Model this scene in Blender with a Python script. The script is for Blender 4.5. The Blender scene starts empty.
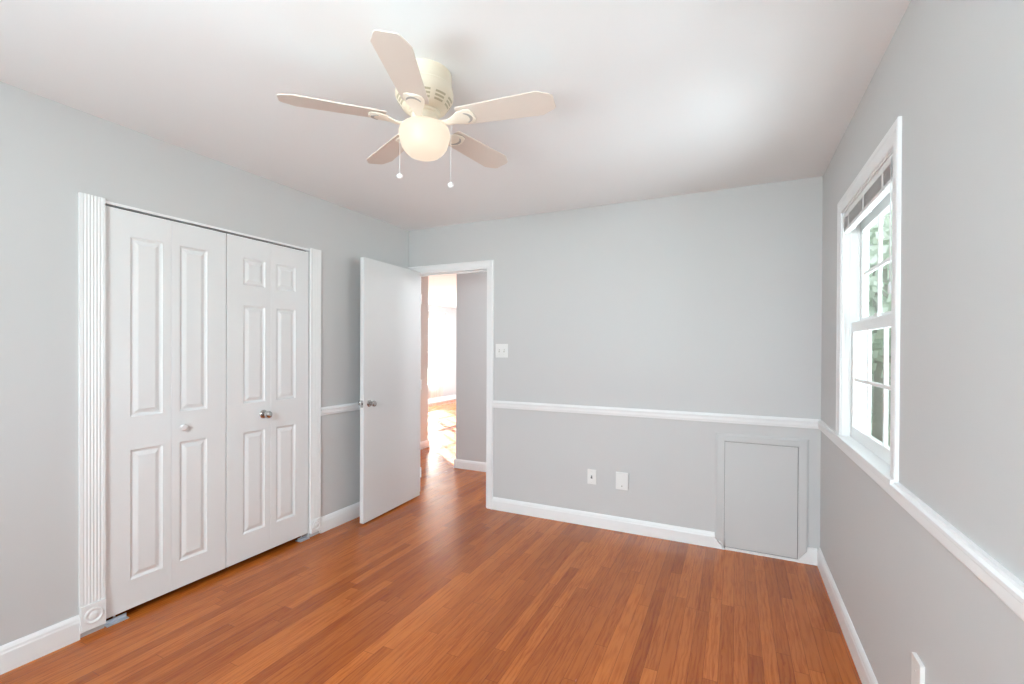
import bpy, bmesh, math, random
from mathutils import Vector, Matrix
random.seed(7)
S = bpy.context.scene
COL = S.collection
R = math.radians

# ---------------------------------------------------------------- camera, world, sun, daylight, added fill lamps, exposure
YAW, PITCH, ROLL, F_PX, CY, CAM_H = 0.44802, -0.005146, 0.004433, 464.977, 351.888, 1.34681
cam_d = bpy.data.cameras.new('camera'); cam = bpy.data.objects.new('camera', cam_d); COL.objects.link(cam)
_f = Vector((-math.sin(YAW), math.cos(YAW), 0)); _r = Vector((math.cos(YAW), math.sin(YAW), 0)); _u = Vector((0, 0, 1))
f2 = _f*math.cos(PITCH)+_u*math.sin(PITCH); u2 = _u*math.cos(PITCH)-_f*math.sin(PITCH)
r3 = _r*math.cos(ROLL)+u2*math.sin(ROLL); u3 = u2*math.cos(ROLL)-_r*math.sin(ROLL)
m = Matrix((r3, u3, -f2)).transposed().to_4x4(); m.translation = Vector((0, 0, CAM_H))
cam.matrix_world = m
cam_d.sensor_width = 36; cam_d.lens = F_PX/1024*36; cam_d.shift_y = (CY-342)/1024; cam_d.clip_start = .02
S.camera = cam

w = bpy.data.worlds.new('world'); S.world = w; w.use_nodes = True
bg = w.node_tree.nodes['Background']; bg.inputs[0].default_value = (.90, .96, 1.0, 1); bg.inputs[1].default_value = .8

sd = bpy.data.lights.new('sun', 'SUN'); sun = bpy.data.objects.new('sun', sd); COL.objects.link(sun)
sd.energy = 38; sd.angle = R(.6); sd.color = (.93, .96, 1)
sun.rotation_euler = Vector((.70, -.616, -.358)).to_track_quat('-Z', 'Y').to_euler()

def area(name, loc, direction, sx, sy, power, color=(1, 1, 1), spread=180):
    d = bpy.data.lights.new(name, 'AREA'); o = bpy.data.objects.new(name, d); COL.objects.link(o)
    d.shape = 'RECTANGLE'; d.size = sx; d.size_y = sy; d.energy = power; d.color = color; d.spread = R(spread)
    o.location = loc; o.rotation_euler = Vector(direction).to_track_quat('-Z', 'Z').to_euler()
    return o
COOL = (.81, .897, 1.0)
area('right_window_fill', (2.2, 1.9, .3), (-.9, .1, .5), 1.4, 1.0, 50, COOL)  # added upward fill outside the right window, lifts the ceiling
area('daylight_right_window', (1.75, 2.95, 1.5), (-1, -.12, .02), 1.7, 1.7, 22, COOL)
area('right_ceiling_fill', (1.5, 3.15, .1), (-.7, -.12, .8), 1.6, 1.2, 52, COOL)  # added low lamp thrown up through the right window at the ceiling
area('rear_fill', (-.9, -1.75, 1.3), (0, 1, .2), 2.2, 1.7, 88, COOL)  # added fill from behind the camera, no source known there
area('rear_fill_high', (-.9, -1.7, 2.0), (0, 1, -.3), 1.4, .6, 82, COOL)  # added high fill from behind, aimed slightly down
area('rear_fill_low', (-.9, -1.8, .2), (0, .7, .8), 1.6, 1.0, 165, COOL)  # added low fill from behind, aimed up at the ceiling
area('daylight_living_room', (-7.7, 8.9, 1.6), (1, 0, -.1), 2.4, 2.0, 420, (.86, .94, 1))
area('living_far_fill', (-5.0, 12.2, 1.35), (0, -1, -.05), 2.2, 1.8, 110, (.80, .91, 1))  # added unseen lamp that brightens the living room
area('ceiling_glare_fill', (1.65, -.38, .55), (-1.1, .85, 1.05), .3, .3, 2.6, COOL, 90)  # added small lamp for the soft diagonal highlight on the ceiling

S.view_settings.view_transform = 'Standard'; S.view_settings.look = 'None'
S.view_settings.gamma = 1; S.view_settings.use_curve_mapping = False
S.view_settings.exposure = .9
S.cycles.max_bounces = 10; S.cycles.diffuse_bounces = 7; S.cycles.transmission_bounces = 6
S.cycles.sample_clamp_indirect = 6
S.cycles.use_denoising = True

# ---------------------------------------------------------------- room measures (metres)
XL, XR, YB, YN, H = -2.73, .486, 3.467, -.9, 2.44
YH = YB+.12           # hall side of the back wall

# ---------------------------------------------------------------- materials
def mat(name, color, rough=.5, **k):
    mm = bpy.data.materials.new(name); mm.use_nodes = True
    b = mm.node_tree.nodes['Principled BSDF']
    b.inputs['Base Color'].default_value = (*color, 1); b.inputs['Roughness'].default_value = rough
    for key, v in k.items(): b.inputs[key.replace('_', ' ')].default_value = v
    return mm
def N(t, kind, **k):
    n = t.nodes.new(kind)
    for a, v in k.items(): setattr(n, a, v)
    return n
def paint(name, color, rough, bump=.02, scale=220):
    """rolled paint: a fine orange-peel bump and a barely uneven tone"""
    mm = mat(name, color, rough); t = mm.node_tree; b = t.nodes['Principled BSDF']
    tc = N(t, 'ShaderNodeTexCoord'); n = N(t, 'ShaderNodeTexNoise'); n.inputs['Scale'].default_value = scale
    t.links.new(tc.outputs['Object'], n.inputs['Vector'])
    bp = N(t, 'ShaderNodeBump'); bp.inputs['Strength'].default_value = bump; bp.inputs['Distance'].default_value = .002
    t.links.new(n.outputs['Fac'], bp.inputs['Height']); t.links.new(bp.outputs['Normal'], b.inputs['Normal'])
    n2 = N(t, 'ShaderNodeTexNoise'); n2.inputs['Scale'].default_value = 1.7
    t.links.new(tc.outputs['Object'], n2.inputs['Vector'])
    mx = N(t, 'ShaderNodeMix', data_type='RGBA')
    mx.inputs[6].default_value = (*[c*.985 for c in color], 1); mx.inputs[7].default_value = (*[min(1, c*1.015) for c in color], 1)
    t.links.new(n2.outputs['Fac'], mx.inputs[0]); t.links.new(mx.outputs[2], b.inputs['Base Color'])
    return mm

M_WALL = paint('grey_wall_paint', (.60, .60, .60), .62)
M_CEIL = paint('white_ceiling_paint', (.83, .835, .84), .8)
M_TRIM = paint('white_trim_paint', (.85, .855, .86), .34, .01, 90)
M_DOOR = paint('white_door_paint', (.76, .765, .77), .27, .02, 60)
M_CLOSET = paint('closet_door_paint', (.80, .805, .81), .36, .012, 90)
M_PLATE = mat('white_plastic', (.82, .82, .81), .3)
M_DARK = mat('dark_slot', (.03, .03, .03), .6)
M_CHROME = mat('brushed_nickel', (.55, .54, .53), .18, Metallic=1)
M_STEEL = mat('zinc_steel', (.60, .64, .70), .35, Metallic=.8)
M_FAN = mat('cream_enamel', (.80, .71, .57), .4)
M_VENT = mat('tan_vent_slot', (.50, .43, .30), .7)
M_IRON = mat('cream_blade_iron', (.84, .76, .65), .45)
M_SLOT = mat('grey_blade_recess', (.42, .40, .37), .6)
M_BLADE = mat('cream_blade_warm_glow', (.70, .615, .55), .5)  # cream, warmed further in place of the globe's glow
M_VINYL = mat('white_vinyl', (.86, .87, .865), .3)
M_BLIND = mat('silver_blind_slat', (.70, .70, .70), .4)
M_CLOSETIN = mat('closet_interior', (.30, .30, .30), .9)

def wood_floor():
    mm = mat('oak_strip_floor', (.4, .15, .06), .27); t = mm.node_tree; b = t.nodes['Principled BSDF']; L = t.links.new
    def math_(op, a, bb=None):
        n = N(t, 'ShaderNodeMath', operation=op)
        for i, v in enumerate((a, bb)):
            if v is None: continue
            if isinstance(v, (int, float)): n.inputs[i].default_value = v
            else: L(v, n.inputs[i])
        return n.outputs[0]
    tc = N(t, 'ShaderNodeTexCoord'); sp = N(t, 'ShaderNodeSeparateXYZ'); L(tc.outputs['Object'], sp.inputs[0])
    W = .0572
    xs = math_('DIVIDE', sp.outputs[0], W); row = math_('FLOOR', xs); fx = math_('FRACT', xs)
    wn = N(t, 'ShaderNodeTexWhiteNoise', noise_dimensions='1D'); L(row, wn.inputs['W'])
    ln = math_('ADD', math_('MULTIPLY', wn.outputs['Value'], .55), .65)          # plank length of this row
    wn2 = N(t, 'ShaderNodeTexWhiteNoise', noise_dimensions='1D'); L(math_('ADD', row, 91.7), wn2.inputs['W'])
    ys = math_('ADD', math_('DIVIDE', sp.outputs[1], ln), math_('MULTIPLY', wn2.outputs['Value'], 7.3))
    pl = math_('FLOOR', ys); fy = math_('FRACT', ys)
    cmb = N(t, 'ShaderNodeCombineXYZ'); L(row, cmb.inputs[0]); L(pl, cmb.inputs[1])
    pn = N(t, 'ShaderNodeTexWhiteNoise', noise_dimensions='2D'); L(cmb.outputs[0], pn.inputs['Vector'])
    sc = N(t, 'ShaderNodeSeparateColor'); L(pn.outputs['Color'], sc.inputs[0])
    # grain coordinates: stretched along the board, shifted per board
    gx = math_('ADD', math_('MULTIPLY', sp.outputs[0], 1.0), math_('MULTIPLY', sc.outputs[0], 17.0))
    gy = math_('ADD', math_('MULTIPLY', sp.outputs[1], .075), math_('MULTIPLY', sc.outputs[1], 11.0))
    gv = N(t, 'ShaderNodeCombineXYZ'); L(gx, gv.inputs[0]); L(gy, gv.inputs[1])
    g1 = N(t, 'ShaderNodeTexNoise'); L(gv.outputs[0], g1.inputs['Vector']); g1.inputs['Scale'].default_value = 70; g1.inputs['Detail'].default_value = 4
    gy2 = math_('ADD', math_('MULTIPLY', sp.outputs[1], .17), math_('MULTIPLY', sc.outputs[1], 11.0))
    gv2 = N(t, 'ShaderNodeCombineXYZ'); L(gx, gv2.inputs[0]); L(gy2, gv2.inputs[1])
    wv = N(t, 'ShaderNodeTexWave', bands_direction='X', wave_profile='SAW'); L(gv2.outputs[0], wv.inputs['Vector'])
    wv.inputs['Scale'].default_value = 18; wv.inputs['Distortion'].default_value = 9; wv.inputs['Detail'].default_value = 3; wv.inputs['Detail Scale'].default_value = 1.6
    big = N(t, 'ShaderNodeTexNoise'); L(tc.outputs['Object'], big.inputs['Vector']); big.inputs['Scale'].default_value = 1.3
    tone = N(t, 'ShaderNodeMix', data_type='RGBA'); L(math_('POWER', sc.outputs[2], .9), tone.inputs[0])
    tone.inputs[6].default_value = (.375, .086, .007, 1); tone.inputs[7].default_value = (.58, .163, .024, 1)
    def darken(col, fac, amt):
        mx = N(t, 'ShaderNodeMix', data_type='RGBA', blend_type='MULTIPLY'); L(col, mx.inputs[6]); mx.inputs[7].default_value = amt
        L(fac, mx.inputs[0]); return mx.outputs[2]
    r1 = N(t, 'ShaderNodeMapRange'); L(g1.outputs['Fac'], r1.inputs[0]); r1.inputs[1].default_value = .47; r1.inputs[2].default_value = .66
    c = darken(tone.outputs[2], r1.outputs[0], (.80, .68, .55, 1))
    r2 = N(t, 'ShaderNodeMapRange'); L(wv.outputs['Fac'], r2.inputs[0]); r2.inputs[1].default_value = .55; r2.inputs[2].default_value = 1.0
    c = darken(c, math_('MULTIPLY', r2.outputs[0], math_('GREATER_THAN', sc.outputs[0], .35)), (.82, .70, .58, 1))
    c = darken(c, math_('MULTIPLY', big.outputs['Fac'], .5), (.80, .78, .74, 1))
    e1 = math_('LESS_THAN', math_('MINIMUM', fx, math_('SUBTRACT', 1.0, fx)), .016)
    e2 = math_('LESS_THAN', math_('MULTIPLY', math_('MINIMUM', fy, math_('SUBTRACT', 1.0, fy)), ln), .0011)
    seam = math_('MAXIMUM', e1, e2)
    c = darken(c, math_('MULTIPLY', seam, .75), (.35, .24, .18, 1))
    L(c, b.inputs['Base Color']); b.inputs['Specular IOR Level'].default_value = .5
    ro = math_('ADD', math_('MULTIPLY', g1.outputs['Fac'], .05), .235); L(ro, b.inputs['Roughness'])
    nb = N(t, 'ShaderNodeTexNoise'); L(tc.outputs['Object'], nb.inputs['Vector']); nb.inputs['Scale'].default_value = 26
    hgt = math_('ADD', math_('MULTIPLY', nb.outputs['Fac'], .35), math_('ADD', math_('MULTIPLY', g1.outputs['Fac'], .03),
          math_('ADD', math_('MULTIPLY', seam, -.10), math_('MULTIPLY', sc.outputs[1], .06))))
    bp = N(t, 'ShaderNodeBump'); L(hgt, bp.inputs['Height']); bp.inputs['Strength'].default_value = .22; bp.inputs['Distance'].default_value = .004
    L(bp.outputs['Normal'], b.inputs['Normal'])
    return mm
M_FLOOR = wood_floor()

def glass_mat():
    mm = bpy.data.materials.new('window_glass'); mm.use_nodes = True; t = mm.node_tree; t.nodes.clear()
    o = N(t, 'ShaderNodeOutputMaterial'); tr = N(t, 'ShaderNodeBsdfTransparent'); gl = N(t, 'ShaderNodeBsdfGlossy')
    tr.inputs[0].default_value = (.93, .96, .94, 1); gl.inputs['Roughness'].default_value = .02
    mx = N(t, 'ShaderNodeMixShader'); mx.inputs[0].default_value = .07
    t.links.new(tr.outputs[0], mx.inputs[1]); t.links.new(gl.outputs[0], mx.inputs[2]); t.links.new(mx.outputs[0], o.inputs[0])
    return mm
M_GLASS = glass_mat()
def globe_mat():
    mm = mat('lit_opal_glass', (.26, .21, .17), .5); b = mm.node_tree.nodes['Principled BSDF']; t = mm.node_tree
    b.inputs['Emission Color'].default_value = (1, .84, .66, 1); b.inputs['Emission Strength'].default_value = .40
    return mm
M_GLOBE = globe_mat()
def sheer_mat():
    mm = bpy.data.materials.new('sheer_curtain_fabric'); mm.use_nodes = True; t = mm.node_tree; t.nodes.clear()
    o = N(t, 'ShaderNodeOutputMaterial'); d = N(t, 'ShaderNodeBsdfDiffuse'); tl = N(t, 'ShaderNodeBsdfTranslucent'); tr = N(t, 'ShaderNodeBsdfTransparent')
    for s_ in (d, tl): s_.inputs[0].default_value = (.92, .89, .84, 1)
    a = N(t, 'ShaderNodeMixShader'); a.inputs[0].default_value = .6; t.links.new(d.outputs[0], a.inputs[1]); t.links.new(tl.outputs[0], a.inputs[2])
    bq = N(t, 'ShaderNodeMixShader'); bq.inputs[0].default_value = .15; t.links.new(a.outputs[0], bq.inputs[1]); t.links.new(tr.outputs[0], bq.inputs[2])
    t.links.new(bq.outputs[0], o.inputs[0]); return mm
M_SHEER = sheer_mat()
def noisy(name, c1, c2, scale, rough=.9):
    mm = mat(name, c1, rough); t = mm.node_tree; tc = N(t, 'ShaderNodeTexCoord'); n = N(t, 'ShaderNodeTexNoise'); n.inputs['Scale'].default_value = scale
    mx = N(t, 'ShaderNodeMix', data_type='RGBA'); mx.inputs[6].default_value = (*c1, 1); mx.inputs[7].default_value = (*c2, 1)
    t.links.new(tc.outputs['Object'], n.inputs['Vector']); t.links.new(n.outputs['Fac'], mx.inputs[0])
    t.links.new(mx.outputs[2], t.nodes['Principled BSDF'].inputs['Base Color']); return mm
M_GRASS = noisy('lawn_grass', (.36, .41, .32), (.46, .50, .42), 3)
M_LEAF = noisy('tree_leaves', (.68, .75, .66), (.82, .87, .80), 5)
M_BARK = noisy('tree_bark', (.45, .43, .40), (.58, .56, .52), 12)
def siding_mat():
    mm = mat('lap_siding', (.66, .68, .64), .6); t = mm.node_tree; b = t.nodes['Principled BSDF']
    tc = N(t, 'ShaderNodeTexCoord'); wv = N(t, 'ShaderNodeTexWave', bands_direction='Z', wave_profile='SAW'); wv.inputs['Scale'].default_value = 1.3
    t.links.new(tc.outputs['Object'], wv.inputs['Vector']); bp = N(t, 'ShaderNodeBump'); bp.inputs['Distance'].default_value = .02
    t.links.new(wv.outputs['Fac'], bp.inputs['Height']); t.links.new(bp.outputs['Normal'], b.inputs['Normal']); return mm
M_SIDING = siding_mat()
M_ROOF = noisy('asphalt_shingle', (.34, .34, .35), (.44, .43, .42), 30)

# ---------------------------------------------------------------- helpers
def tag(o, label=None, cat=None, group=None, kind=None):
    if label: o['label'] = label
    if cat: o['category'] = cat
    if group: o['group'] = group
    if kind: o['kind'] = kind
    return o
def obj(name, bm, material, parent=None, bevel=0, smooth=False, seg=2):
    bmesh.ops.recalc_face_normals(bm, faces=bm.faces)
    me = bpy.data.meshes.new(name); bm.to_mesh(me); bm.free()
    me.materials.append(material)
    o = bpy.data.objects.new(name, me); COL.objects.link(o)
    if parent: o.parent = parent
    if bevel:
        b = o.modifiers.new('bevel', 'BEVEL'); b.width = bevel; b.segments = seg; b.limit_method = 'ANGLE'; b.angle_limit = R(40)
    if smooth:
        for p_ in me.polygons: p_.use_smooth = True
    return o
def empty(name, loc=(0, 0, 0), rz=0):
    o = bpy.data.objects.new(name, None); COL.objects.link(o); o.location = loc; o.rotation_euler = (0, 0, rz); o.empty_display_size = .05
    return o
def box(bm, x0, x1, y0, y1, z0, z1):
    v = [bm.verts.new(c) for c in ((x0,y0,z0),(x1,y0,z0),(x1,y1,z0),(x0,y1,z0),(x0,y0,z1),(x1,y0,z1),(x1,y1,z1),(x0,y1,z1))]
    for q in ((3,2,1,0),(4,5,6,7),(0,1,5,4),(1,2,6,5),(2,3,7,6),(3,0,4,7)): bm.faces.new([v[i] for i in q])
def BX(*a):
    bm = bmesh.new()
    for q in (a if isinstance(a[0], (tuple, list)) else [a]): box(bm, *q)
    return bm
def sweep(profile, p0, p1, out, up=(0, 0, 1), cut0=0, cut1=0):
    """extrude a closed 2-D profile (d = distance off the wall, h = height) from p0 to p1; cut = mitre, shift along the run per unit d"""
    bm = bmesh.new(); p0, p1, out, up = map(Vector, (p0, p1, out, up)); t = (p1-p0).normalized()
    a = [bm.verts.new(p0+out*d+up*h+t*(cut0*d)) for d, h in profile]
    b = [bm.verts.new(p1+out*d+up*h-t*(cut1*d)) for d, h in profile]
    n = len(profile)
    for i in range(n): bm.faces.new((a[i], a[(i+1) % n], b[(i+1) % n], b[i]))
    bm.faces.new(a[::-1]); bm.faces.new(b)
    return bm
def lathe(bm, prof, seg=32, at=(0, 0, 0), axis='Z', close=True):
    at = Vector(at); rings = []
    def P(r_, h, a):
        c, s = r_*math.cos(a), r_*math.sin(a)
        return at + {'Z': Vector((c, s, h)), 'X': Vector((h, c, s)), 'Y': Vector((c, h, s))}[axis]
    for r_, h in prof:
        if r_ < 1e-6: rings.append([bm.verts.new(P(0, h, 0))])
        else: rings.append([bm.verts.new(P(r_, h, 2*math.pi*k/seg)) for k in range(seg)])
    for a, b in zip(rings, rings[1:]):
        for k in range(seg):
            k2 = (k+1) % seg
            if len(a) == 1 and len(b) == 1: continue
            if len(a) == 1: bm.faces.new((a[0], b[k], b[k2]))
            elif len(b) == 1: bm.faces.new((a[k], b[0], a[k2]))
            else: bm.faces.new((a[k], b[k], b[k2], a[k2]))
    if close:
        for rr in (rings[0], rings[-1]):
            if len(rr) > 1:
                try: bm.faces.new(rr)
                except ValueError: pass
    return bm
def smooth_by_angle(o, ang=35):
    for p_ in o.data.polygons: p_.use_smooth = True
    bm = bmesh.new(); bm.from_mesh(o.data)
    for e in bm.edges:
        if len(e.link_faces) == 2 and e.calc_face_angle(0) > R(ang): e.smooth = False
    bm.to_mesh(o.data); bm.free(); return o
def tube(bm, pts, r_, seg=8):
    pts = [Vector(q) for q in pts]; rings = []
    for i, q in enumerate(pts):
        d = (pts[min(i+1, len(pts)-1)]-pts[max(i-1, 0)]).normalized()
        a = d.orthogonal().normalized(); b = d.cross(a)
        rings.append([bm.verts.new(q+a*r_*math.cos(2*math.pi*k/seg)+b*r_*math.sin(2*math.pi*k/seg)) for k in range(seg)])
    for a, b in zip(rings, rings[1:]):
        for k in range(seg): bm.faces.new((a[k], a[(k+1) % seg], b[(k+1) % seg], b[k]))
    bm.faces.new(rings[0]); bm.faces.new(rings[-1][::-1]); return bm
def struct(name, bm, material, bevel=0):
    return tag(obj(name, bm, material, None, bevel), kind='structure')
def prism(bm, pts, z0, z1):
    a = [bm.verts.new((x, y, z0)) for x, y in pts]; b = [bm.verts.new((x, y, z1)) for x, y in pts]
    n = len(pts)
    for i in range(n): bm.faces.new((a[i], a[(i+1) % n], b[(i+1) % n], b[i]))
    bm.faces.new(a[::-1]); bm.faces.new(b); return bm

# ================================================================ THE SHELL
XF, YF = -6.82, 11.5          # living-room far-left wall, far end
struct('floor', BX(XF-.15, XR+.11, YN-.12, YF+.12, -.12, 0), M_FLOOR)
struct('ceiling', BX(XF-.15, XR+.35, YN-.12, YF+.12, H, H+.15), M_CEIL)
# openings
C0, C1, CZ = 1.164, 2.355, 2.045            # closet
D0, D1, DZ = -2.70, -1.887, 2.05           # bedroom door (x range)
W0, W1, WZ0, WZ1 = 1.99, 2.855, .915, 2.05  # window in view
V0, V1 = .02, .95                           # unseen second window of the right wall, added to shape the ceiling glare
struct('wall_left', BX((XL-.12, XL, YN, C0, 0, H), (XL-.12, XL, C1, YH, 0, H), (XL-.12, XL, C0, C1, CZ, H)), M_WALL)
struct('wall_back', BX((XL, D0, YB, YH, 0, H), (D1, XR, YB, YH, 0, H), (D0, D1, YB, YH, DZ, H)), M_WALL)
struct('wall_right', BX((XR, XR+.11, W1, YH, 0, H), (XR, XR+.11, V1, W0, 0, H), (XR, XR+.11, YN, V0, 0, H),
                        (XR, XR+.11, W0, W1, 0, WZ0-.03), (XR, XR+.11, W0, W1, WZ1, H), (XR, XR+.11, V0, V1, 0, WZ0-.03), (XR, XR+.11, V0, V1, WZ1, H)), M_WALL)
RX0, RX1 = -1.6, -.2  # opening added for the rear fill lamps
struct('wall_rear', BX((XL-.12, RX0, YN-.12, YN, 0, H), (RX1, XR+.11, YN-.12, YN, 0, H), (RX0, RX1, YN-.12, YN, 0, .9), (RX0, RX1, YN-.12, YN, 2.05, H)), M_WALL)
struct('wall_closet', BX((XL-.75, XL-.65, .9, 2.6, 0, H), (XL-.65, XL-.12, .8, .9, 0, H), (XL-.65, XL-.12, 2.6, 2.7, 0, H)), M_CLOSETIN)
# hall and living room beyond the door
HX, HY, LY, PX = -3.806, 4.49, 5.26, -2.861
struct('wall_hall_left', BX(HX-.12, HX, YH-.1, LY-.12, 0, H), M_WALL)
struct('wall_hall_near', BX(HX-.12, XL-.12, YH-.12, YH, 0, H), M_WALL)
struct('wall_hall_far', BX((PX, XR+.11, HY, HY+.12, 0, H), (PX, PX+.12, HY+.12, YF, 0, H)), M_WALL)
struct('wall_hall_right', BX(XR, XR+.11, YH, HY, 0, H), M_WALL)
hl = bpy.data.lights.new('hall_fill', 'POINT'); hl.energy = 18; hl.color = (.93, .97, 1); hl.shadow_soft_size = .12  # added unseen lamp that brightens the hall walls
ho = bpy.data.objects.new('hall_fill', hl); COL.objects.link(ho); ho.location = (-1.2, 4.0, 2.2)
struct('wall_living_near', BX(XF-.12, HX, LY-.12, LY, 0, H), M_WALL)
struct('wall_living_far', BX((XF-.12, -6, YF, YF+.12, 0, H), (-4, PX+.12, YF, YF+.12, 0, H), (-6, -4, YF, YF+.12, 0, .4), (-6, -4, YF, YF+.12, 2.1, H)), M_WALL)  # opening added for the unseen fill lamp behind it
LW0, LW1, LZ0, LZ1 = 7.95, 9.78, .42, 2.12
struct('wall_living_left', BX((XF-.12, XF, LY, LW0, 0, H), (XF-.12, XF, LW1, YF, 0, H), (XF-.12, XF, LW0, LW1, 0, LZ0), (XF-.12, XF, LW0, LW1, LZ1, H)), M_WALL)

# ---------------------------------------------------------------- baseboards and chair rails
def base_prof(h=.108):
    return [(0, 0), (.016, 0), (.016, h*.72), (.0135, h*.78), (.0125, h*.86), (.008, h*.95), (.004, h), (0, h)]
def rail_prof():
    return [(0, .857), (.011, .857), (.013, .862), (.013, .868), (.018, .872), (.018, .892), (.021, .896), (.021, .905), (.014, .910), (.012, .917), (0, .917)]
def trims(name, segs, prof):
    bm = bmesh.new()
    for s_ in segs:
        b = sweep(prof, *s_[:3], cut0=s_[3] if len(s_) > 3 else 0, cut1=s_[4] if len(s_) > 4 else 0)
        me = bpy.data.meshes.new('t'); b.to_mesh(me); b.free(); bm.from_mesh(me); bpy.data.meshes.remove(me)
    return struct(name, bm, M_TRIM)
AP0, AP1 = -.123, .423     # access panel outer edges
PL0, PL1 = 1.066, 2.446    # outer edges of the closet casings
trims('baseboard_left', [((XL, YN, 0), (XL, PL0, 0), (1, 0, 0)), ((XL, PL1, 0), (XL, YB, 0), (1, 0, 0))], base_prof(.112))
trims('baseboard_back', [((D1+.050, YB, 0), (AP0+.005, YB, 0), (0, -1, 0))], base_prof(.103))
trims('baseboard_right', [((XR, YN, 0), (XR, YB, 0), (-1, 0, 0), 0, 1)], base_prof(.112))
# the board is cut back on a slant either side of the access panel
bm = bmesh.new()
for xs in ([(AP0+.005, 0), (AP0+.005, .07), (AP0+.062, .0)], [(XR-.016, 0), (XR-.016, .103), (AP1-.004, .103), (AP1-.008, .075), (AP1-.050, .022), (AP1-.062, 0)]):
    a = [bm.verts.new((x, YB, z)) for x, z in xs]; b = [bm.verts.new((x, YB-.016, z)) for x, z in xs]; n = len(xs)
    for i in range(n): bm.faces.new((a[i], a[(i+1) % n], b[(i+1) % n], b[i]))
    bm.faces.new(a); bm.faces.new(b[::-1])
struct('baseboard_corner', bm, M_TRIM)
trims('baseboard_hall', [((PX-.016, HY, 0), (XR, HY, 0), (0, -1, 0))], base_prof(.10))
trims('baseboard_hall_left', [((HX, YH, 0), (HX, LY+.016, 0), (1, 0, 0))], base_prof(.10))
trims('baseboard_living', [((XF, LY, 0), (XF, YF, 0), (1, 0, 0))], base_prof(.12))
trims('trim_1', [((XL, PL1, 0), (XL, YB, 0), (1, 0, 0), 0, 1)], rail_prof())
trims('trim_2', [((D1+.050, YB, 0), (XR, YB, 0), (0, -1, 0), 0, 1)], rail_prof())
trims('trim_3', [((XR, YN, 0), (XR, YB, 0), (-1, 0, 0), 0, 1)], rail_prof())
trims('trim_4', [((XL, YN, 0), (XL, PL0, 0), (1, 0, 0))], rail_prof()) if False else None

# ---------------------------------------------------------------- closet casings (fluted, with rosette plinth)
def flute_prof(wd, n=6):
    pts = [(0, 0), (.0145, 0)]
    m0, m1 = .010, wd-.010; st = (m1-m0)/n
    for k in range(n):
        a = m0+st*k
        pts += [(.0145, a+st*.12), (.0130, a+st*.32), (.0125, a+st*.5), (.0130, a+st*.68), (.0145, a+st*.88)]
    return pts+[(.0145, wd), (0, wd)]
def casing_post(name, y0, y1, ptop, n):
    root = empty(name, (XL, (y0+y1)/2, 0)); tag(root, kind='structure')
    wd = y1-y0
    bm = sweep([(d, h) for d, h in flute_prof(wd, n)], (0, -wd/2, ptop), (0, -wd/2, 2.060), (1, 0, 0), (0, 1, 0))
    obj('casing', bm, M_TRIM, root)
    blk = obj('plinth_block', BX(0, .022, -wd/2, wd/2, .028, ptop), M_TRIM, root, .002)
    bm = bmesh.new(); zc = (ptop+.028)/2+.004; rr = min(wd, ptop-.03)*.40
    lathe(bm, [(rr, .022), (rr, .0235), (rr*.90, .0275), (rr*.78, .0275), (rr*.66, .0225), (rr*.50, .0225), (rr*.40, .0265), (rr*.22, .0285), (0, .0275)], 32, (0, 0, zc), 'X')
    smooth_by_angle(obj('rosette', bm, M_TRIM, blk))
    return root
casing_post('trim_5', PL0, C0-.002, .146, 6)
casing_post('trim_6', C1+.002, PL1, .120, 5)
struct('trim_7', BX((XL-.10, XL+.002, C0-.002, C1+.002, 2.0405, 2.053)), M_TRIM)     # slim head strip over the closet
struct('trim_8', BX((XL-.09, XL-.032, C0, C1, 2.032, 2.0405)), M_DARK)                 # track strip coloured dark for the shaded gap above the doors

# ---------------------------------------------------------------- bifold closet doors
def leaf_mesh(u0, u1, z0, z1, panels, t=.030):
    """slab in the Y-Z plane, front face at x=0, with raised panels cut into the front; returns bmesh"""
    bm = bmesh.new()
    us = sorted({u0, u1, *[p_[0] for p_ in panels], *[p_[1] for p_ in panels]})
    zs = sorted({z0, z1, *[p_[2] for p_ in panels], *[p_[3] for p_ in panels]})
    V = {}
    def v(x, y, z):
        k = (round(x, 5), round(y, 5), round(z, 5))
        if k not in V: V[k] = bm.verts.new((x, y, z))
        return V[k]
    for a, b in zip(us, us[1:]):
        for c, d in zip(zs, zs[1:]):
            pn = [p_ for p_ in panels if p_[0] <= a+1e-6 and b <= p_[1]+1e-6 and p_[2] <= c+1e-6 and d <= p_[3]+1e-6]
            if not pn: bm.faces.new((v(0, a, c), v(0, b, c), v(0, b, d), v(0, a, d)))
    for pa, pb, pc, pd in panels:
        prev = None
        for ins, dep in ((0, 0), (.004, -.005), (.011, -.0085), (.016, -.0085), (.034, -.0015), (.037, -.001)):
            ring = [v(dep, pa+ins, pc+ins), v(dep, pb-ins, pc+ins), v(dep, pb-ins, pd-ins), v(dep, pa+ins, pd-ins)]
            if prev:
                for i in range(4): bm.faces.new((prev[i], prev[(i+1) % 4], ring[(i+1) % 4], ring[i]))
            prev = ring
        bm.faces.new(prev)
    # sides and back
    bk = [v(-t, u0, z0), v(-t, u1, z0), v(-t, u1, z1), v(-t, u0, z1)]
    bm.faces.new(bk[::-1])
    def strip(fr, a, b):
        bm.faces.new(fr+[b, a])
    strip([v(0, x, z0) for x in us], v(-t, u0, z0), v(-t, u1, z0)); strip([v(0, x, z1) for x in us[::-1]], v(-t, u1, z1), v(-t, u0, z1))
    strip([v(0, u0, z) for z in zs[::-1]], v(-t, u0, z1), v(-t, u0, z0)); strip([v(0, u1, z) for z in zs], v(-t, u1, z0), v(-t, u1, z1))
    return bm
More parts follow.
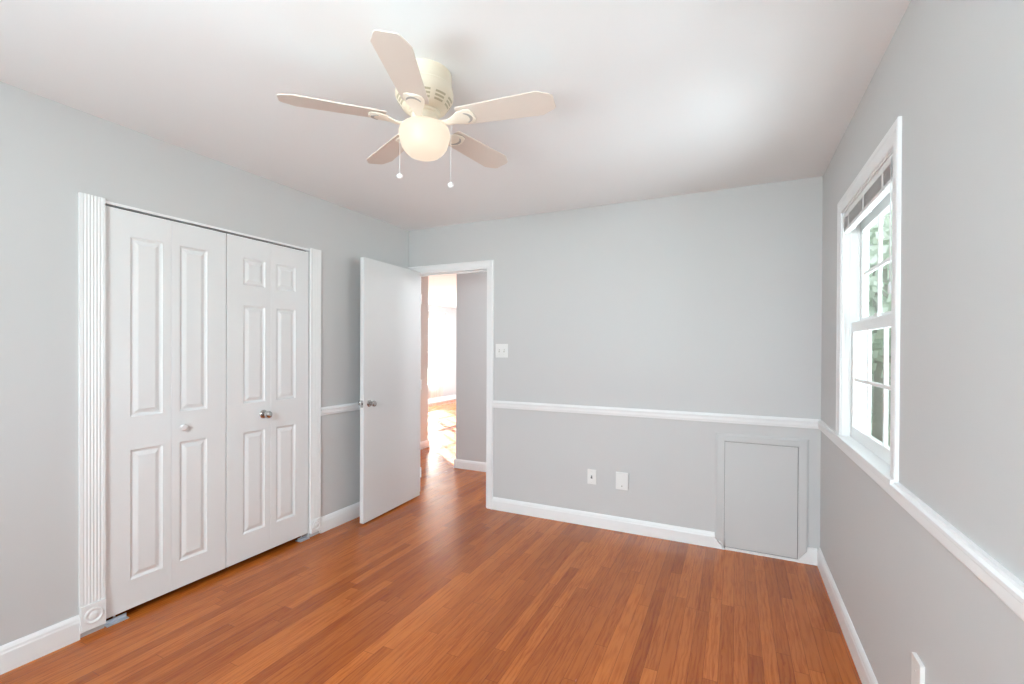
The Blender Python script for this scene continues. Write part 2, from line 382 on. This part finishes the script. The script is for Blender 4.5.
def bifold(name, edges, rows, knob, label):
    root = empty(name, (XL-.006, edges[0], 0)); o_y = edges[0]
    root['kind'] = 'structure'; root['label'] = label
    z0, z1 = .034, 2.031
    leaves = []
    for i, (a, b) in enumerate(zip(edges, edges[1:])):
        ga, gb = (.0012, .0003) if i == 0 else (.0003, .0012)
        pa = a+(.105 if i == 0 else .041); pb = pa+.147
        lf = obj('leaf', leaf_mesh(a-o_y+ga, b-o_y-gb, z0, z1, [(pa-o_y, pb-o_y, c, d) for c, d in rows]), M_CLOSET, root, .0006)
        leaves.append(lf)
    return root, leaves
E1 = (C0+.004, 1.462, 1.7595); E2 = (1.7625, 2.056, C1-.004)
b1, lv1 = bifold('door_1', E1, [(.178, .832), (1.000, 1.905)], None, 'white two-leaf folding closet door nearest the camera, with a small white knob')
b2, lv2 = bifold('door_2', E2, [(.195, .825), (1.005, 1.612), (1.738, 1.905)], None, 'white two-leaf folding closet door toward the open door, with a nickel knob')
bm = bmesh.new(); lathe(bm, [(.008, 0), (.007, .012), (.011, .016), (.017, .020), (.0185, .026), (.015, .031), (0, .033)], 24, (0, 1.511-E1[0], .914), 'X')
smooth_by_angle(obj('knob', bm, M_CLOSET, lv1[1]))
def round_knob(bm, at, s=1, axis='X', sgn=1):
    lathe(bm, [(.029*s, 0), (.029*s, .004*sgn), (.025*s, .009*sgn), (.011*s, .012*sgn), (.010*s, .026*sgn), (.017*s, .031*sgn), (.0245*s, .039*sgn),
               (.0255*s, .048*sgn), (.022*s, .056*sgn), (.012*s, .0605*sgn), (0, .061*sgn)], 32, at, axis)
bm = bmesh.new(); round_knob(bm, (0, 2.004-E2[0], .924), .95)
k = smooth_by_angle(obj('knob', bm, M_CHROME, lv2[0])); k['label'] = 'brushed nickel round knob'
# floor pivot brackets
for nm, y0, y1, lb in (('pivot_bracket', C0+.004, C0+.095, 'zinc floor bracket under the near end of the closet doors'), ('pivot_bracket', C1-.085, C1-.004, 'zinc floor bracket under the far end of the closet doors')):
    root = empty(nm, (XL-.01, (y0+y1)/2, 0)); tag(root, lb, 'bracket', 'closet floor brackets'); hw = (y1-y0)/2
    obj('plate', BX(-.025, .026, -hw, hw, 0, .004), M_STEEL, root, .001)
    bm = BX((-.006, -.002, -hw, hw, .004, .020)); obj('flange', bm, M_STEEL, root)
    bm = bmesh.new(); lathe(bm, [(.005, .004), (.005, .030), (0, .032)], 12, (-.014, 0, 0)); obj('pin', bm, M_STEEL, root)

# ---------------------------------------------------------------- bedroom door frame
JT = .018
fr = empty('trim_9', ((D0+D1)/2, YB, 0)); tag(fr, kind='structure'); ox = (D0+D1)/2
obj('jamb', BX((D0-ox, D0-ox+JT, -.001, .121, 0, DZ-JT), (D1-ox-JT, D1-ox, -.001, .121, 0, DZ-JT), (D0-ox, D1-ox, -.001, .121, DZ-JT, DZ)), M_TRIM, fr)
obj('door_stop', BX((D1-ox-JT-.011, D1-ox-JT, .045, .08, 0, DZ-JT-.011), (D0-ox+JT, D0-ox+JT+.011, .045, .08, 0, DZ-JT-.011), (D0-ox+JT, D1-ox-JT, .045, .08, DZ-JT-.011, DZ-JT)), M_TRIM, fr, .002)
cp = [(0, 0), (.010, 0), (.012, .006), (.014, .036), (.018, .042), (.018, .050), (.014, .056), (0, .056)]
def casing_run(p0, p1, side, c0=0, c1=0, prof=cp, out=(0, -1, 0)):
    bm = bmesh.new(); p0, p1, side, out_ = map(Vector, (p0, p1, side, out)); t = (p1-p0).normalized()
    a = [bm.verts.new(p0+out_*d+side*h-t*(c0*h)) for d, h in prof]; b = [bm.verts.new(p1+out_*d+side*h+t*(c1*h)) for d, h in prof]; n = len(prof)
    for i in range(n): bm.faces.new((a[i], a[(i+1) % n], b[(i+1) % n], b[i]))
    bm.faces.new(a[::-1]); bm.faces.new(b); return bm
xr = D1-ox-.006; xl = D0-ox+.006; zt = DZ-.006
obj('casing', casing_run((xr, 0, 0), (xr, 0, zt), (1, 0, 0), 0, 1), M_TRIM, fr)
obj('casing', BX(XL-ox, xl, -.014, 0, 0, zt), M_TRIM, fr)
obj('casing', casing_run((XL-ox, 0, zt), (xr, 0, zt), (0, 0, 1), 0, 1), M_TRIM, fr)

# ---------------------------------------------------------------- the open flush door
P0, P1 = Vector((-2.593, 3.462, 0)), Vector((-2.549, 2.701, 0))
ang = math.atan2((P1-P0).y, (P1-P0).x)
dr = empty('door_3', P0, ang); dr['kind'] = 'structure'; dr['label'] = 'flat white bedroom door standing open against the left wall'
DW = (P1-P0).length
obj('slab', BX(0, DW, -.035, 0, .012, 2.046), M_DOOR, dr, .0015)
for s_ in (1, -1):
    bm = bmesh.new(); round_knob(bm, (DW-.062, 0 if s_ > 0 else -.035, .925), .92, 'Y', s_)
    k = smooth_by_angle(obj('door_knob', bm, M_CHROME, dr))
lt = obj('latch_plate', BX(DW, DW+.0015, -.029, -.006, .897, .953), M_CHROME, dr)
obj('latch_bolt', BX(DW+.0015, DW+.010, -.022, -.013, .917, .933), M_CHROME, lt, .001)
for z in (.22, 1.02, 1.80):
    bm = bmesh.new(); lathe(bm, [(.006, z-.045), (.006, z+.045)], 12, (-.006, .004, 0)); obj('hinge', bm, M_TRIM, dr)
# local +y of the door should face the room (+X)
# ---------------------------------------------------------------- window_1 (six over six, double hung)
def sash(root, y0, y1, z0, z1, x0, x1, rail_b, rail_t, stile, cols, rows, name='sash'):
    f = obj(name, BX((x0, x1, y0, y1, z0, z0+rail_b), (x0, x1, y0, y1, z1-rail_t, z1), (x0, x1, y0, y0+stile, z0+rail_b, z1-rail_t), (x0, x1, y1-stile, y1, z0+rail_b, z1-rail_t)), M_VINYL, root, .003)
    ga, gb, gc, gd = y0+stile, y1-stile, z0+rail_b, z1-rail_t
    xm = (x0+x1)/2
    q = [(xm-.007, xm+.007, ga+(gb-ga)*k/cols-.008, ga+(gb-ga)*k/cols+.008, gc, gd) for k in range(1, cols)]
    q += [(xm-.0068, xm+.0068, ga, gb, gc+(gd-gc)*k/rows-.008, gc+(gd-gc)*k/rows+.008) for k in range(1, rows)]
    obj('muntin', BX(*q), M_VINYL, f, .002)
    obj('glass', BX(xm-.0015, xm+.0015, ga, gb, gc, gd), M_GLASS, f)
    return f
def double_hung(name, y0, y1, z0, z1, cased=True):
    root = empty(name, (XR, (y0+y1)/2, z0)); tag(root, kind='structure')
    oy, oz = (y0+y1)/2, z0
    def B(*a, m=M_TRIM, n='frame', bev=0, par=root):
        return obj(n, BX(*[(q[0], q[1], q[2]-oy, q[3]-oy, q[4]-oz, q[5]-oz) for q in a]), m, par, bev)
    j = .012
    B((-.001, .108, y0, y0+j, z0, z1), (-.001, .108, y1-j, y1, z0, z1), (-.001, .108, y0, y1, z1-j, z1), (-.001, .125, y0, y1, z0-.028, z0+.004), n='jamb')
    # side tracks
    for a, b in ((y0+j, y0+j+.006), (y1-j-.006, y1-j)):
        B((.030, .036, a, b, z0, z1-j), (.064, .070, a, b, z0, z1-j), (.100, .106, a, b, z0, z1-j), m=M_VINYL, n='track')
    a, b = y0+j+.002, y1-j-.002
    zm = z0+.5*(z1-z0)-.038
    def L(y): return y-oy
    sash(root, L(a), L(b), .002, zm+.045-oz, .038, .062, .056, .050, .040, 3, 2, 'lower_sash')
    sash(root, L(a), L(b), zm-oz+.005, z1-j-oz, .072, .098, .060, .098, .040, 3, 2, 'upper_sash')
    lk = obj('sash_lock', BX((.040, .060, -.03, .03, zm+.045-oz, zm+.055-oz), (.045, .055, -.012, .03, zm+.055-oz, zm+.064-oz)), M_VINYL, root, .002)
    wc = .068
    wp = [(0, 0), (.007, 0), (.009, .006), (.010, .042), (.013, .048), (.013, .062), (.010, .068), (0, .068)]
    ya, yb_, zt = L(y0)+.002, L(y1)-.002, z1-oz-.002
    for p0, p1, sd_, c0, c1 in (((0, ya, 0), (0, ya, zt), (0, -1, 0), 0, 1), ((0, yb_, 0), (0, yb_, zt), (0, 1, 0), 0, 1), ((0, ya, zt), (0, yb_, zt), (0, 0, 1), 1, 1)):
        obj('casing', casing_run(p0, p1, sd_, c0, c1, wp, (-1, 0, 0)), M_TRIM, root)
    obj('stool', BX(-.024, -.0012, L(y0)-wc+.004, L(y1)+wc-.004, -.012, .006), M_TRIM, root, .003)
    return root
double_hung('window_1', W0, W1, WZ0, WZ1)
double_hung('added_window_2', V0, V1, WZ0, WZ1)  # added out of view, its jamb bounds the ceiling glare
# unseen rear window, added to let the rear fill lamps in
rw = empty('added_window_3', ((RX0+RX1)/2, YN-.06, .9)); tag(rw, kind='structure')
hw = (RX1-RX0)/2
obj('frame', BX((-hw, -hw+.05, -.06, .06, 0, 1.15), (hw-.05, hw, -.06, .06, 0, 1.15), (-.03, .03, -.03, .03, 0, 1.15), (-hw, hw, -.06, .06, 0, .05), (-hw, hw, -.06, .06, 1.10, 1.15)), M_TRIM, rw, .003)
obj('glass', BX(-hw+.05, hw-.05, -.002, .002, .05, 1.10), M_GLASS, rw)
# living-room window
lw = empty('window_4', (XF-.06, (LW0+LW1)/2, LZ0)); tag(lw, kind='structure')
hw, hz = (LW1-LW0)/2, LZ1-LZ0
obj('frame', BX((-.06, .065, -hw, -hw+.04, 0, hz), (-.06, .065, hw-.04, hw, 0, hz), (-.06, .065, -hw, hw, 0, .05), (-.06, .065, -hw, hw, hz-.04, hz), (-.03, .03, -.03, .03, .05, hz-.04), (-.03, .03, -hw+.04, hw-.04, hz*.5-.03, hz*.5+.03)), M_TRIM, lw, .003)
q = []
for s_ in (-1, 1):
    for k in (1, 2): q.append((-.008, .008, s_*(.03+(hw-.07)*k/3)-.009, s_*(.03+(hw-.07)*k/3)+.009, .05, hz-.04))
for z in (hz*.27, hz*.74): q.append((-.0078, .0078, -hw+.04, hw-.04, z-.012, z+.012))
obj('muntin', BX(*q), M_TRIM, lw)
obj('glass', BX(-.0015, .0015, -hw+.04, hw-.04, .05, hz-.04), M_GLASS, lw)
# sheer curtain and its rod
def curtain_mesh(y0, y1, z0, z1, waves, amp):
    bm = bmesh.new(); n = waves*10; cols = []
    for i in range(n+1):
        y = y0+(y1-y0)*i/n; d = amp*math.sin(2*math.pi*waves*i/n)+amp*.4*math.sin(2*math.pi*waves*.37*i/n+1)
        cols.append([bm.verts.new((d*(1 if z < z1 else .5), y, z)) for z in (z0, (z0+z1)/2, z1)])
    for a, b in zip(cols, cols[1:]):
        for k_ in range(2): bm.faces.new((a[k_], b[k_], b[k_+1], a[k_+1]))
    return bm
cu = obj('curtain', curtain_mesh(-.29, .29, -.0, 2.10, 7, .022), M_SHEER, None, 0, True); cu.location = (XF+.075, 9.70, .16)
tag(cu, 'sheer off-white curtain panel at the bright living room window beyond the open door', 'curtain')
rod = empty('curtain_rod', (XF+.075, 9.0, 2.28)); tag(rod, 'white curtain rod with ball finial above the living room window', 'curtain rod')
bm = bmesh.new(); tube(bm, [(0, -1.1, 0), (0, 1.05, 0)], .011, 12); obj('rod', bm, M_TRIM, rod)
for s_, e_ in ((1, 1.05), (-1, -1.1)):
    bm = bmesh.new(); lathe(bm, [(0, 0), (.014, .002), (.012, .012), (.026, .026), (.032, .045), (.026, .062), (0, .074)] if s_ > 0 else [(0, 0), (.014, -.002), (.012, -.012), (.026, -.026), (.032, -.045), (.026, -.062), (0, -.074)], 20, (0, e_, 0), 'Y')
    smooth_by_angle(obj('finial', bm, M_TRIM, rod))
for y in (-.95, .90): obj('bracket', BX((-.075, .0, y-.008, y+.008, -.018, -.011), (-.075, -.069, y-.012, y+.012, -.04, .03)), M_TRIM, rod)

# ---------------------------------------------------------------- raised mini blind in window_1
bl = empty('window_blind', (XR+.012, (W0+W1)/2, 1.918)); tag(bl, 'silver and white mini blind drawn up to the top of the window', 'blind')
hw = (W1-W0)/2-.016
obj('headrail', BX(-.010, .018, -hw, hw, .092, .1185), M_PLATE, bl, .002)
bm = bmesh.new()
for k in range(20):
    z = .034+k*.0027; sk = random.uniform(-.0012, .0012)
    pts = [(-.012+sk, z), (0+sk, z+.0022), (.013+sk, z), (.013+sk, z+.0008), (0+sk, z+.0030), (-.012+sk, z+.0008)]
    a = [bm.verts.new((x, -hw+.004, zz)) for x, zz in pts]; b = [bm.verts.new((x, hw-.004, zz)) for x, zz in pts]
    for i in range(6): bm.faces.new((a[i], a[(i+1) % 6], b[(i+1) % 6], b[i]))
    bm.faces.new(a); bm.faces.new(b[::-1])
obj('slats', bm, M_BLIND, bl)
obj('bottom_rail', BX(-.013, .014, -hw+.003, hw-.003, .018, .034), M_PLATE, bl, .003)
for y in (-hw+.13, 0.0, hw-.13):
    obj('ladder_tape', BX((-.0150, -.0138, y-.010, y+.010, .016, .102), (-.0150, .014, y-.010, y+.010, .0155, .0170)), M_PLATE, bl)
bm = bmesh.new(); tube(bm, [(-.016, hw-.045, .110), (-.020, hw-.045, .090), (-.018, hw-.045, -.60)], .0040, 8); wd = obj('tilt_wand', bm, M_PLATE, bl, 0, True); wd['label'] = 'white tilt wand'
bm = bmesh.new(); tube(bm, [(-.014, -hw+.022, .105), (-.017, -hw+.020, -.10), (-.015, -hw+.022, -.33)], .0016, 6); tube(bm, [(-.012, -hw+.028, .105), (-.014, -hw+.030, -.10), (-.015, -hw+.025, -.33)], .0016, 6)
cd = obj('lift_cord', bm, M_BLIND, bl, 0, True)
bm = bmesh.new(); lathe(bm, [(.002, -.33), (.006, -.345), (.007, -.37), (.0, -.372)], 12, (-.015, -hw+.022, 0)); obj('cord_tassel', bm, M_BLIND, cd, 0, True)
for y in (-hw, hw): obj('bracket', BX(-.014, .020, y-.003 if y > 0 else y-.0, y if y > 0 else y+.003, .088, .1195), M_CHROME, bl)

# ---------------------------------------------------------------- wall plates
def plate(name, w_, h_, t, loc, rz, label, cat, build, grp=None):
    root = empty(name, loc, rz); tag(root, label, cat, grp)          # local -y points into the room
    obj('plate', BX(-w_/2, w_/2, -t, 0, -h_/2, h_/2), M_PLATE, root, .0022, seg=3)
    build(root, t)
    return root
def screw(root, x, z, t):
    bm = bmesh.new(); lathe(bm, [(.0034, -t), (.0030, -t-.0012), (0, -t-.0014)], 12, (x, 0, z), 'Y'); s_ = obj('screw', bm, M_PLATE, root, 0, True)
    obj('slot', BX(x-.0026, x+.0026, -t-.0017, -t-.0013, z-.0005, z+.0005), M_SLOT, s_)
def b_switch(root, t):
    for x in (-.023, .023):
        obj('toggle_slot', BX(x-.005, x+.005, -t-.0006, -t+.001, -.012, .012), M_SLOT, root)
        bm = bmesh.new(); a = [(x-.004, -t, -.006), (x+.004, -t, -.006), (x+.004, -t, .006), (x-.004, -t, .006)]; c = [(x-.0032, -t-.013, .005), (x+.0032, -t-.013, .005), (x+.0032, -t-.012, .011), (x-.0032, -t-.012, .011)]
        va = [bm.verts.new(q) for q in a]; vc = [bm.verts.new(q) for q in c]
        for i in range(4): bm.faces.new((va[i], va[(i+1) % 4], vc[(i+1) % 4], vc[i]))
        bm.faces.new(vc); bm.faces.new(va[::-1]); obj('toggle', bm, M_PLATE, root, .0005)
        screw(root, x, .030, t); screw(root, x, -.030, t)
plate('light_switch', .114, .114, .006, (-1.760, YB, 1.336), 0, 'white double toggle light switch plate beside the door frame', 'light switch', b_switch)
def b_jack(root, t):
    obj('jack_block', BX(-.012, .012, -t-.003, -t, -.016, .016), M_PLATE, root, .001)
    obj('jack_opening', BX((-.0065, .0065, -t-.0036, -t-.0029, -.0115, -.0015), (-.0055, .0055, -t-.0036, -t-.0029, .0015, .0105)), M_DARK, root)
    screw(root, 0, .042, t); screw(root, 0, -.042, t)
plate('phone_jack', .068, .112, .009, (-.983, YB, .378), 0, 'small white wall plate with a dark jack opening, left of the blank plate', 'wall jack', b_jack)
def b_blank(root, t):
    bm = bmesh.new(); lathe(bm, [(.0050, -t), (.0042, -t-.0010), (0, -t-.0004)], 16, (0, 0, -.036), 'Y'); obj('screw', bm, M_SLOT, root, 0, True)
plate('wall_plate', .092, .126, .016, (-.752, YB, .375), 0, 'larger thick blank white wall plate with one screw near its bottom', 'wall plate', b_blank)
def b_side(root, t):
    screw(root, 0, .021, t); screw(root, 0, -.021, t)
plate('wall_plate', .072, .116, .012, (XR, 1.712, .402), R(-90), 'plain white wall plate low on the right wall, near the bottom edge of the view', 'wall plate', b_side)

# ---------------------------------------------------------------- painted-over access panel in the back wall
ap = empty('access_panel', ((AP0+AP1)/2, YB, 0)); tag(ap, 'low grey painted access hatch in a flat frame beside the right corner', 'access panel')
ax0, ax1 = AP0-(AP0+AP1)/2, AP1-(AP0+AP1)/2; ix0, ix1 = ax0+.061, ax1-.057; zt, zi = .785, .733
obj('frame', casing_run((ix0, 0, .103), (ix0, 0, zi), (-1, 0, 0), 0, 1, [(0, 0), (.011, 0), (.013, .010), (.013, .045), (.009, .052), (.006, .058), (0, .058)]), M_WALL, ap)
obj('frame', casing_run((ix1, 0, .075), (ix1, 0, zi), (1, 0, 0), 0, 1, [(0, 0), (.011, 0), (.013, .010), (.013, .045), (.009, .052), (.006, .056), (0, .056)]), M_WALL, ap)
obj('frame', casing_run((ix0, 0, zi), (ix1, 0, zi), (0, 0, 1), 1, 1, [(0, 0), (.011, 0), (.013, .010), (.013, .040), (.009, .047), (.006, .052), (0, .052)]), M_WALL, ap)
# lower ends of the side boards follow the slanted cut of the white baseboard
for pts in ([(ix0, .103), (ix0, .004), (ax0+.068, .004), (ax0+.003, .075), (ax0+.003, .103)], [(ix1, .075), (ix1, .006), (ax1-.052, .024), (ax1-.010, .073), (ax1-.002, .075)]):
    bm = bmesh.new(); a = [bm.verts.new((x, 0, z)) for x, z in pts]; b = [bm.verts.new((x, -.0125, z)) for x, z in pts]; n = len(pts)
    for i in range(n): bm.faces.new((a[i], a[(i+1) % n], b[(i+1) % n], b[i]))
    bm.faces.new(a); bm.faces.new(b[::-1]); obj('frame_foot', bm, M_WALL, ap)
pd = obj('hatch', BX(ix0+.0015, ix1-.003, -.010, 0, .020, zi-.003), M_WALL, ap, .001)
obj('gap', BX(ix0, ix1, -.0035, -.0005, .012, zi), M_DARK, ap)
obj('sill_strip', BX(ix0-.002, ix1, -.012, 0, 0, .016), M_TRIM, ap)

# ---------------------------------------------------------------- ceiling fan
FX, FY = -1.122, 1.521
fan = empty('ceiling_fan', (FX, FY, H)); tag(fan, 'cream five-blade flush-mount ceiling fan with a lit opal glass globe', 'ceiling fan')
bm = bmesh.new(); lathe(bm, [(.104, 0), (.107, -.004), (.107, -.055), (.111, -.060), (.111, -.072), (.114, -.078), (.114, -.094), (.110, -.104), (.086, -.140), (.070, -.150), (.060, -.152), (0, -.152)], 56)
hs = smooth_by_angle(obj('motor_housing', bm, M_FAN, fan), 30)
# vent slots cut as dark arcs on the sloping skirt
bm = bmesh.new()
def cone_r(z): # radius on the skirt at depth z
    return .110+(.086-.110)*(z+.104)/(-.140+.104)
for k in range(10):
    a0 = 2*math.pi*k/10
    for za, zb in ((-.107, -.113), (-.118, -.124), (-.129, -.135)):
        n = 6
        for i in range(n):
            t0, t1 = a0+.10+(.628-.20)*i/n, a0+.10+(.628-.20)*(i+1)/n
            vs = []
            for off in (.0006, -.004):
                for (z, t_) in ((za, t0), (za, t1), (zb, t1), (zb, t0)):
                    rr = cone_r(z)+off; vs.append(bm.verts.new((rr*math.cos(t_), rr*math.sin(t_), z)))
            for q in ((0,1,2,3),(7,6,5,4),(0,4,5,1),(1,5,6,2),(2,6,7,3),(3,7,4,0)): bm.faces.new([vs[j] for j in q])
obj('vent_slots', bm, M_VENT, hs)
bm = bmesh.new(); lathe(bm, [(.062, -.152), (.062, -.160), (.052, -.164), (.052, -.196), (.056, -.199), (.058, -.207), (0, -.207)], 40)
smooth_by_angle(obj('switch_housing', bm, M_FAN, fan), 30)
bm = bmesh.new(); lathe(bm, [(.056, -.200), (.068, -.203), (.086, -.208), (.096, -.217), (.1005, -.230), (.1005, -.246), (.096, -.268), (.089, -.289), (.077, -.307), (.062, -.320), (.046, -.327), (.024, -.331), (0, -.332)], 48)
obj('glass_globe', bm, M_GLOBE, fan, 0, True)
Z_B = -.192
def blade_mesh():
    bm = bmesh.new(); r0, r1 = .150, .527
    pts = [(r0, -.047), (r0+.012, -.051), (r1-.055, -.064), (r1-.008, -.040), (r1, -.030), (r1, .030), (r1-.008, .040), (r1-.055, .064), (r0+.012, .051), (r0, .047)]
    return prism(bm, pts, -.0022, .0022)
def iron_mesh():
    bm = bmesh.new()
    # strap from the motor to the blade, widening to a rounded plate
    st = [(.050, .016, -.008), (.080, .014, -.014), (.105, .015, -.017), (.130, .022, -.011), (.150, .034, -.0065), (.185, .040, -.0045), (.205, .034, -.0040), (.214, .018, -.0040)]
    prev = None
    for x, hw_, z in st:
        cur = [bm.verts.new((x, -hw_, z-.004)), bm.verts.new((x, -hw_*.5, z-.0075)), bm.verts.new((x, hw_*.5, z-.0075)), bm.verts.new((x, hw_, z-.004)), bm.verts.new((x, hw_, z)), bm.verts.new((x, -hw_, z))]
        if prev:
            for i in range(6): bm.faces.new((prev[i], prev[(i+1) % 6], cur[(i+1) % 6], cur[i]))
        else: bm.faces.new(cur)
        prev = cur
    bm.faces.new(prev[::-1]); return bm
def slot_mesh():
    bm = bmesh.new(); n = 10; o1, o2 = [], []
    for i in range(n+1):
        t_ = -1.05+2.1*i/n
        o1.append((.160+.046*math.cos(t_), .032*math.sin(t_))); o2.append((.160+.034*math.cos(t_), .030*math.sin(t_)))
    for i in range(n):
        prism(bm, [o1[i], o1[i+1], o2[i+1], o2[i]], -.0130, -.0112)
    return bm
def screws_mesh():
    bm = bmesh.new()
    for x, y in ((.160, -.018), (.160, .018), (.178, 0)): lathe(bm, [(.004, -.0115), (.004, -.0140), (0, -.0146)], 10, (x, y, 0))
    return bm
protoB = obj('blade', blade_mesh(), M_BLADE, fan, .001)
protoI = obj('blade_iron', iron_mesh(), M_IRON, protoB, 0, True); protoS = obj('iron_recess', slot_mesh(), M_SLOT, None)
bpy.data.objects.remove(protoS)
smooth_by_angle(protoI, 40)
fan_recess = slot_mesh(); me_s = bpy.data.meshes.new('recess'); fan_recess.to_mesh(me_s); fan_recess.free(); me_s.materials.append(M_SLOT)
for k in range(5):
    o = protoB if k == 0 else protoB.copy()
    if k: COL.objects.link(o); o.parent = fan; i_ = protoI.copy(); COL.objects.link(i_); i_.parent = o
    else: i_ = protoI
    o.location = (0, 0, Z_B+.004)
    a = R((8, 81, 153, 225, 294.5)[k])
    o.rotation_euler = (Matrix.Rotation(a, 3, 'Z') @ Matrix.Rotation(R(-10), 3, 'X')).to_euler()
    i_.location = (0, 0, 0)
    s_ = bpy.data.objects.new('blade_recess', me_s); COL.objects.link(s_); s_.parent = o
def chain(x, y, z_end):
    bm = bmesh.new(); tube(bm, [(x*.56, y*.56, -.185), (x, y, -.20), (x, y, z_end)], .0008, 6); c = obj('pull_chain', bm, M_PLATE, fan)
    bm = bmesh.new(); lathe(bm, [(0, z_end+.004), (.006, z_end), (.0115, z_end-.005), (.012, z_end-.011), (.008, z_end-.018), (0, z_end-.021)], 16, (x, y, 0)); obj('fob', bm, M_PLATE, c, 0, True)
chain(-.094, -.036, -.392); chain(.097, .042, -.432)
# ---------------------------------------------------------------- outdoors, seen at a slant through the window
tag(obj('ground', BX(-30, 40, -30, 60, -.62, -.6), M_GRASS), kind='structure')
struct('sun_screen_block', BX(-9, XR+.11, YF+2.6, 32, -.6, 6.4), M_SIDING)  # unseen block added to keep the sun off the lawn and trees
struct('wall_outside', BX((XR+.11, XR+.16, YN, W0, -.6, 0)), M_SIDING)
hs = empty('neighbour_house', (6.2, 22, -.6)); tag(hs, 'pale sided neighbour house seen through the window panes', 'house')
obj('wall', BX(-2.6, 6, -4, 6, 0, 5.2), M_SIDING, hs)
bm = bmesh.new(); a = [(-3, -4.4, 5.1), (6.4, -4.4, 5.1), (6.4, 6.4, 5.1), (-3, 6.4, 5.1)]; c = [(-3, 1, 7.6), (6.4, 1, 7.6)]
va = [bm.verts.new(q) for q in a]; vc = [bm.verts.new(q) for q in c]
for q in ((va[0], va[1], vc[1], vc[0]), (va[2], va[3], vc[0], vc[1]), (va[3], va[0], vc[0]), (va[1], va[2], vc[1]), tuple(va[::-1])): bm.faces.new(q)
obj('roof', bm, M_ROOF, hs)
for x in (-1.6, .6, 2.8):
    for z in (1.0, 3.4):
        wf = obj('window_frame', BX((x-.5, x+.5, -4.06, -4, z, z+.08), (x-.5, x+.5, -4.06, -4, z+1.3, z+1.38), (x-.5, x-.42, -4.06, -4, z, z+1.38), (x+.42, x+.5, -4.06, -4, z, z+1.38), (x-.42, x+.42, -4.05, -4, z+.66, z+.72)), M_TRIM, hs)
        obj('pane', BX(x-.42, x+.42, -4.02, -4, z+.08, z+1.3), M_SLOT, wf)
def tree(loc, h, rad, seed, label):
    rnd = random.Random(seed); root = empty('tree', loc); tag(root, label, 'tree')
    bm = bmesh.new(); tube(bm, [(0, 0, 0), (.04, .02, h*.4), (-.03, .05, h*.8)], .13, 10); obj('trunk', bm, M_BARK, root, 0, True)
    bm = bmesh.new()
    for _ in range(1500):
        t_ = rnd.uniform(0, 2*math.pi); ph = math.acos(rnd.uniform(-1, 1)); rr = rad*rnd.uniform(.55, 1)
        c = Vector((rr*math.sin(ph)*math.cos(t_), rr*math.sin(ph)*math.sin(t_), h*.68+rr*1.15*math.cos(ph)))
        n_ = Vector((rnd.uniform(-1, 1), rnd.uniform(-1, 1), rnd.uniform(-1, 1))).normalized(); u_ = n_.orthogonal().normalized()*.13; v_ = n_.cross(u_).normalized()*.10
        bm.faces.new([bm.verts.new(c+q) for q in (u_, v_, -u_, -v_)])
    obj('foliage', bm, M_LEAF, root)
tree((2.6, 11.5, -.6), 4.6, 1.5, 3, 'pale leafy tree nearest the window, out on the lawn')
tree((4.6, 15.5, -.6), 5.4, 1.7, 5, 'taller pale tree in front of the neighbour house')
